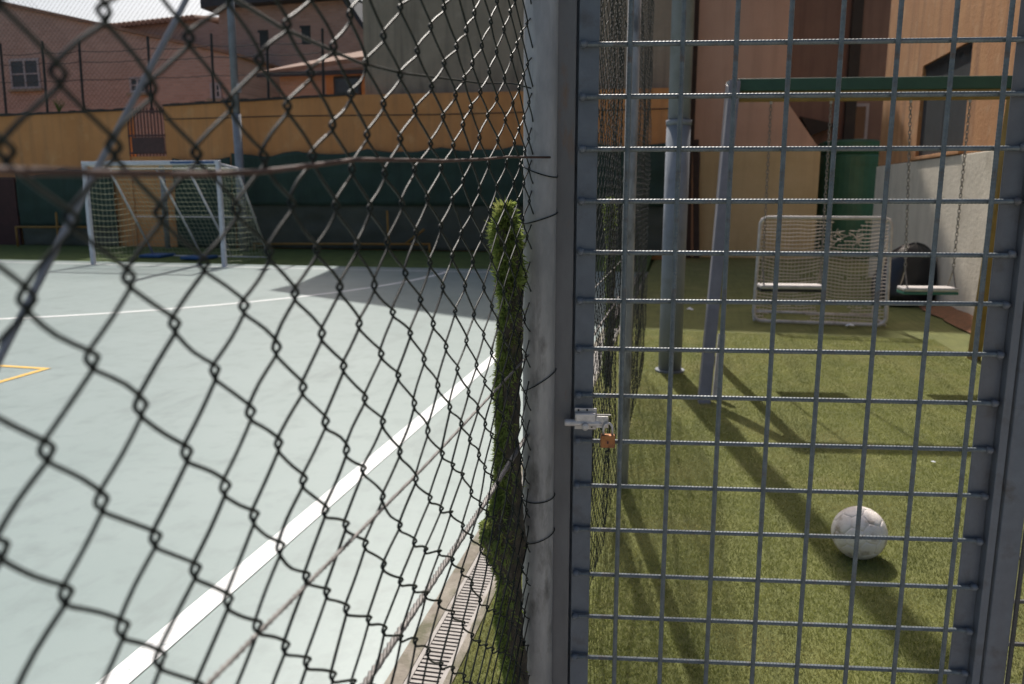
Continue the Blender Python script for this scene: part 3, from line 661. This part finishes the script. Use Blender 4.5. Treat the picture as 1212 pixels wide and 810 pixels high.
# orange boundary wall, in two lengths with a gap
ow = empty('orange_wall', (0, 19, 0), label='long orange stuccoed boundary wall with a dark coping behind the court', cat='wall')
b = MB(); b.prism([(-40,0),(-14.30,0),(-14.30,3.62),(-18,3.55),(-40,3.4)], 0, .3); b.build('wall_length', M['orange'], ow)
b = MB(); b.prism([(-14.299,0),(-13.21,0),(-13.21,2.46),(-14.299,2.46)], .05, .25); b.build('gap_wall', M['orange'], ow)
b = MB(); b.prism([(-13.209,0),(-.10,0),(-.10,3.83),(-7.7,3.86),(-13.209,3.70)], 0, .3); b.build('wall_length', M['orange'], ow)
def coping(p0, p1):
    b = MB(); n = 22
    for k in range(n):
        t0, t1 = k/n, (k+.96)/n; a = Vector(p0).lerp(Vector(p1), t0); c = Vector(p0).lerp(Vector(p1), t1); j = random.uniform(-.015,.015)
        b.add([(a.x,-.04,a.z+.002),(c.x,-.04,c.z+.002),(c.x,.34,c.z+.002),(a.x,.34,a.z+.002),(a.x,-.04,a.z+.06+j),(c.x,-.04,c.z+.06+j),(c.x,.34,c.z+.06+j),(a.x,.34,a.z+.06+j)], [(3,2,1,0),(4,5,6,7),(0,1,5,4),(1,2,6,5),(2,3,7,6),(3,0,4,7)])
    b.build('coping', M['coping'], ow)
coping((-24,0,3.51), (-18,0,3.55)); coping((-18,0,3.55), (-14.30,0,3.62)); coping((-13.209,0,3.70), (-7.95,0,3.852))
b = MB(); b.tube([(-13.2,-.012,3.38),(-10,-.012,3.40),(-6,-.012,3.36),(-.3,-.012,3.38)], .012, 5); b.build('wall_cable', M['coping'], ow)
# iron railing in the gap
ir = empty('iron_railing', (-13.75, 19.02, 2.46), label='brown iron railing closing the gap in the orange wall above the goal', cat='railing')
for k in range(12):
    x = -.54 + k*1.08/11; b = MB(); b.box(x-.014, x+.014, -.014, .014, .002, 1.22); b.build('bar', M['iron'], ir)
for z in (.06, .5, 1.1):
    b = MB(); b.box(-.55, .55, -.030, -.0145, z, z+.05); b.build('rail', M['iron'], ir)
b = MB(); b.box(-.40, .52, -.05, -.0305, .08, .48); b.build('plate', M['iron'], ir)
# wall-top posts with wires and ball netting
bf = empty('wall_top_fence', (0, 19.15, 3.55), label='thin iron posts with wires and fine netting on top of the orange wall', cat='fence')
PX = [-22.5, -20.5, -18.1, -16.8, -15.68, -13.65, -11.85, -10.33, -8.85]
for x in PX:
    b = MB(); b.tube([(x, 0, 0), (x+.05, 0, 1.9)], .032, 6); b.build('post', M['blackmetal'], bf)
for z, sg_ in ((1.62, .05), (1.35, .04), (.9, .03)):
    for a, c in zip(PX[:-1], PX[1:]):
        b = MB(); b.tube([(a+(c-a)*t, -.01, z - 4*sg_*t*(1-t) + .012*math.sin(t*40)) for t in np.linspace(0,1,14)], .010, 4, cap=False); b.build('wire', M['blackmetal'], bf)
nm = MB(); sp_ = .135
k = 0; x = -26.0
while x < -14.2:
    for s in (-1, 1): nm.tube([(x, .02, .2), (x + s*4.6, .02, 4.8)], .0034, 3, cap=False)
    x += sp_
nm.build('netting', M['iron'], bf, kind='stuff')
for x, z in ((-10.32, 1.72), (-9.2, 1.78)):
    b = MB(); b.box(x-.11, x+.11, -.10, -.03, z-.24, z+.18); fl = b.build('floodlight', M['blackmetal'], bf, bevel=.01)
    b = MB(); b.box(x-.14, x+.14, -.115, -.1005, z+.13, z+.185); b.build('visor', M['blackmetal'], fl)
# lamp mast at the far end
lm = empty('lamp_mast', (-10.74, 18.3, 0), label='slim grey lamp mast rising above the goal at the far end', cat='mast')
b = MB(); b.tube([(0,0,0),(0,0,3.4)], .105, 16); b.build('lower_tube', M['mast'], lm, smooth=True)
b = MB(); b.tube([(0,0,3.4),(.03,0,7.6)], .090, 16); b.build('upper_tube', M['mast'], lm, smooth=True)
b = MB(); b.box(.09,.17,-.08,.02,3.9,4.1); b.build('junction_box', M['wframe'], lm, bevel=.01)
# windscreen cloth
def cloth(name, lab, x0, x1, zt0, zt1, zb, y, m, seed):
    n = 60; mz = 12; b = MB(); vs = []
    for u in range(n+1):
        x = x0 + (x1-x0)*u/n; zt = zt0 + (zt1-zt0)*u/n - .10*abs(math.sin(u/n*math.pi*max(1, round(abs(x1-x0)/1.8)))) + .05*mnoise.noise(Vector((x*2, seed, 0)))
        for v in range(mz+1):
            vs.append((x, y + .06*mnoise.noise(Vector((x*2.2, v*.35, seed))) - .02, zb + (zt-zb)*v/mz))
    fs = [(u*(mz+1)+v, (u+1)*(mz+1)+v, (u+1)*(mz+1)+v+1, u*(mz+1)+v+1) for u in range(n) for v in range(mz)]
    b.add(vs, fs); o = b.build(name, m, smooth=True); s = o.modifiers.new('thick', 'SOLIDIFY'); s.thickness = .006
    return tag(o, lab, 'windscreen', 'dark green windscreen cloths')
cloth('windscreen_cloth', 'dark green windscreen cloth hung low on the wall left of the goal', -17.75, -14.75, 2.10, 2.20, .62, 18.86, M['tarp'], 2)
cloth('windscreen_cloth', 'short dark green windscreen cloth seen through the middle of the goal net', -12.95, -11.3, 2.40, 2.42, .12, 18.84, M['tarp'], 4)
cloth('windscreen_cloth', 'long dark green windscreen cloth hanging on the wall right of the goal', -11.25, -.25, 2.52, 2.66, 1.22, 18.82, M['tarp'], 5)
cloth('windscreen_cloth', 'faded grey green lower windscreen cloth right of the goal', -11.25, -.25, 1.34, 1.38, .14, 18.88, M['tarp2'], 8)
cloth('windscreen_cloth', 'faded grey green cloth near the ground left of the goal', -17.75, -14.75, .95, .95, .10, 18.91, M['tarp2'], 3)
b = MB(); b.prism([(-18.9,0.05),(-17.8,0.05),(-17.8,1.95),(-18.9,1.95)], 18.84, 18.9); o = b.build('wall_panel', M['redwood']); tag(o, 'dark red panel at the left end of the windscreen', 'panel')
# yellow low rails in front of the cloth
def yrail(lab, segs):
    root = empty('yellow_rail', (0, 18.5, 0), label=lab, cat='rail', group='low yellow rails')
    for nm_, a, c in segs:
        b = MB(); b.tube([a, c], .028, 8); b.build(nm_, M['yrail'], root, smooth=True)
yrail('low yellow rail before the dark cloth left of the goal', [('rail', (-17.6,0,.62), (-15.2,0,.64)), ('upright', (-16.3,0.0,.05), (-16.28,0,1.02)), ('upright', (-17.58,0,.05), (-17.58,0,.62)), ('upright', (-15.22,0,.05), (-15.22,0,.64))])
yrail('low yellow rail with a slanted stay right of the goal', [('rail', (-10.6,0,.26), (-5.95,0,.31)), ('upright', (-7.0,0,.05), (-7.02,0,1.10)), ('stay', (-6.6,.02,.30), (-6.1,.02,.66)), ('upright', (-10.58,0,.05), (-10.58,0,.26)), ('upright', (-5.97,0,.05), (-5.97,0,.31))])
# big goal
gl = empty('futsal_goal', (-10.92, 15.12, 0), R(.5), label='large white futsal goal with a net standing on the far goal line', cat='goal')
GW, GH, GT, GD = 1.56, 2.13, .75, 1.5
for s in (-1, 1):
    b = MB(); b.box(s*GW-.042, s*GW+.042, -.042, .042, 0, GH-.0425); b.build('goal_post', M['whitepaint'], gl, bevel=.01)
    b = MB(); b.tube([(s*GW, .03, GH-.03), (s*GW*.99, GT, GH-.10), (s*GW*.985, GT+.06, GH-.22), (s*GW*.96, GD+.5, .04)], .025, 8); b.build('net_stay', M['whitepaint'], gl, smooth=True)
b = MB(); b.box(-GW-.043, GW+.043, -.043, .043, GH-.042, GH+.042); b.build('crossbar', M['whitepaint'], gl, bevel=.01)
b = MB(); b.box(.5, GW-.06, -.052, -.0435, GH-.02, GH+.02); b.build('blue_sticker', M['blue'], gl)
b = MB(); b.tube([(-GW*.99, GT, GH-.10), (GW*.99, GT, GH-.10)], .022, 8); b.build('rear_top_tube', M['whitepaint'], gl, smooth=True)
b = MB(); b.tube([(-GW*.96, GD+.5, .04), (GW*.96, GD+.5, .04)], .022, 8); b.build('ground_tube', M['whitepaint'], gl, smooth=True)
for x in (-.40, .38):
    b = MB(); b.tube([(x, GT, GH-.10), (x+.10, GD+.2, .62), (x+.16, GD+.5, .05)], .022, 8); b.build('net_stay', M['whitepaint'], gl, smooth=True)
b = MB(); b.tube([(-GW*.97, GD, .98), (GW*.97, GD, .98)], .010, 6); b.build('net_rope', M['whitepaint'], gl, smooth=True)
n_ = MB()
def gnet(u, v):
    x = (-GW + 2*GW*u)*.98; w_ = (.02+.05*math.sin(9*u+3*v))*math.sin(math.pi*v)
    if v < .28: t = v/.28; return Vector((x, GT*t, GH-.02-.09*t - .05*math.sin(math.pi*t)))
    t = (v-.28)/.72; return Vector((x, GT + (GD+.5-GT)*t + w_*1.5, (GH-.11)*(1-t) + .04*t))
for c in range(31): n_.tube([gnet(c/30, v/24) for v in range(25)], .0045, 3, cap=False)
for r_ in range(29): n_.tube([gnet(u/30, r_/28) for u in range(31)], .0045, 3, cap=False)
for s in (-1, 1):
    for k in range(1, 18):
        z = GH*k/18; yb = GT + (GD+.5-GT)*(1-k/18)
        n_.tube([(s*GW*.985, yb*t, z - .05*math.sin(math.pi*t)) for t in np.linspace(0,1,7)], .0045, 3, cap=False)
    for k in range(1, 15):
        y = (GD+.5)*k/15; zt = GH-.1 if y < GT else (GH-.1)*(1-(y-GT)/(GD+.5-GT))
        n_.tube([(s*GW*.985, y, .02), (s*GW*.985, y, zt)], .0045, 3, cap=False)
n_.build('net', M['net'], gl, kind='stuff')
for x, y, lab in ((-12.2, 16.9, 'blue mat on the grass behind the left half of the goal'), (-10.9, 16.6, 'blue mat on the grass behind the right half of the goal')):
    b = MB(); b.box(x-.3, x+.3, y-.3, y+.3, .03, .10); o = b.build('blue_mat', M['blue'], bevel=.02); tag(o, lab, 'mat', 'blue mats behind the goal')
gp = MB(); gp.tube([(-13.1,18.6,.05),(-13.1,18.6,2.2)], .07, 10); o = gp.build('grey_pipe', M['mast'], smooth=True); tag(o, 'upright grey pipe before the orange wall seen through the goal net', 'pipe')

# houses far left behind the wall
h1 = empty('brick_house', (0, 25, 0), label='pinkish brick house with a falling roofline and a barred window at far left', cat='house')
b = MB(); b.prism([(-34,0),(-14.6,0),(-14.6,5.94),(-15.75,6.2),(-19.29,7.0),(-23.4,7.93),(-26,8.5),(-34,9)], 0, 4.5); b.build('wall', M['brick1'], h1)
b = MB(); b.prism([(-34,9.002),(-26,8.502),(-23.4,7.932),(-14.5,5.93),(-14.5,6.02),(-23.4,8.05),(-26,8.62),(-34,9.12)], -.12, 4.6); b.build('roof', M['roof'], h1)
def window(root, x0, x1, z0, z1, bars):
    wf = MB(); t_ = .07
    wf.box(x0, x1, -.06, -.001, z0, z0+t_); wf.box(x0, x1, -.06, -.001, z1-t_, z1); wf.box(x0, x0+t_, -.059, -.001, z0+t_, z1-t_); wf.box(x1-t_, x1, -.059, -.001, z0+t_, z1-t_)
    wf = wf.build('window', M['wframe'], root); xm, zm = (x0+x1)/2, (z0+z1)/2
    b = MB(); b.box(xm-.035, xm+.035, -.055, -.02, z0+t_, z1-t_); b.build('mullion', M['wframe'], wf)
    b = MB(); b.box(x0+t_, xm-.036, -.052, -.02, zm-.02, zm+.02); b.box(xm+.036, x1-t_, -.052, -.02, zm-.02, zm+.02); b.build('glazing_bar', M['wframe'], wf)
    for a, c in ((x0+t_, xm-.036), (xm+.036, x1-t_)):
        for e, f in ((z0+t_, zm-.021), (zm+.021, z1-t_)):
            b = MB(); b.box(a, c, -.03, -.002, e, f); b.build('pane', M['glass'], wf)
    b = MB(); b.box(x0-.1, x1+.1, -.14, -.001, z0-.09, z0-.001); b.build('sill', M['beige'], wf)
window(h1, -23.25, -22.05, 5.10, 6.10, True); window(h1, -18.55, -17.95, 4.86, 5.36, True)
window(h1, -15.55, -15.15, 4.6, 5.1, True)
h2 = empty('tiled_house', (0, 30, 0), label='brown house with a tiled roof edge behind the brick house', cat='house')
b = MB(); b.prism([(-25,0),(-18,0),(-18,7.98),(-18.9,8.25),(-23.1,8.05),(-25,7.95)], 0, 6); b.build('wall', M['brick2'], h2)
for k in range(24):
    x = -24.0 + k*.215; z = 8.05 + (x+23.1)*.0452; b = MB(); b.tube([(x, -.35, z+.02), (x, 5.5, z+.9)], .10, 8); b.build('roof_tile', M['roof'], h2)
h3 = empty('flat_eave_house', (0, 28, 0), label='brown house with a dark straight eave behind the floodlights', cat='house')
b = MB(); b.prism([(-17.1,0),(-11.2,0),(-11.2,7.05),(-12.05,8.2),(-16.9,8.1)], 0, 2); b.build('wall', M['brick2'], h3)
b = MB(); b.prism([(-17.3,8.05),(-16.9,8.105),(-12.0,8.215),(-11.95,8.5),(-17.3,8.38)], -.5, 2.2); b.build('eave', M['eave'], h3)
b = MB(); b.prism([(-12.05,8.22),(-11.15,7.0),(-11.05,7.06),(-11.9,8.36)], -.2, 2.1); b.build('roof_edge', M['eave'], h3)
h4 = empty('low_annex', (0, 23, 0), label='low annex with a sloping pink roof and an orange bay beside the beige house', cat='house')
b = MB(); b.prism([(-12.0,0),(-9.0,0),(-9.0,5.18),(-12.0,4.93)], 0, 1.8); b.build('wall', M['brick2'], h4)
b = MB(); b.add([(-12.6,-.25,4.93),(-8.9,-.25,5.28),(-8.9,2.6,6.1),(-12.6,2.6,5.6),(-12.6,-.25,5.05),(-8.9,-.25,5.42),(-8.9,2.6,6.25),(-12.6,2.6,5.75)], [(3,2,1,0),(4,5,6,7),(0,1,5,4),(1,2,6,5),(2,3,7,6),(3,0,4,7)]); b.build('roof', M['roof'], h4)
b = MB(); b.box(-12.6, -8.9, -.30, -.252, 4.90, 5.02); g_ = b.build('gutter', M['eave'], h4)
b = MB(); b.box(-10.5, -9.1, -.05, -.001, 3, 5.0); b.build('orange_bay', M['rorange'], h4)
b = MB(); b.box(-10.25, -9.4, -.09, -.0505, 4.2, 4.88); wn = b.build('window', M['eave'], h4); b = MB(); b.box(-10.18, -9.47, -.10, -.0905, 4.27, 4.81); b.build('pane', M['glass'], wn)
# weeds on the wall top by the window
wd = empty('wall_weed', (-16.4, 19.1, 3.6), label='small dry weed growing on the orange wall below the barred window', cat='plant')
for k in range(14):
    a = random.uniform(0, 6.28); b = MB(); h_ = random.uniform(.2, .5); b.tube([(0,0,0),(.08*math.cos(a),.05*math.sin(a),h_*.6),(.2*math.cos(a),.1*math.sin(a),h_)], [.012,.010,.004], 4); b.build('stem', M['grass'], wd)
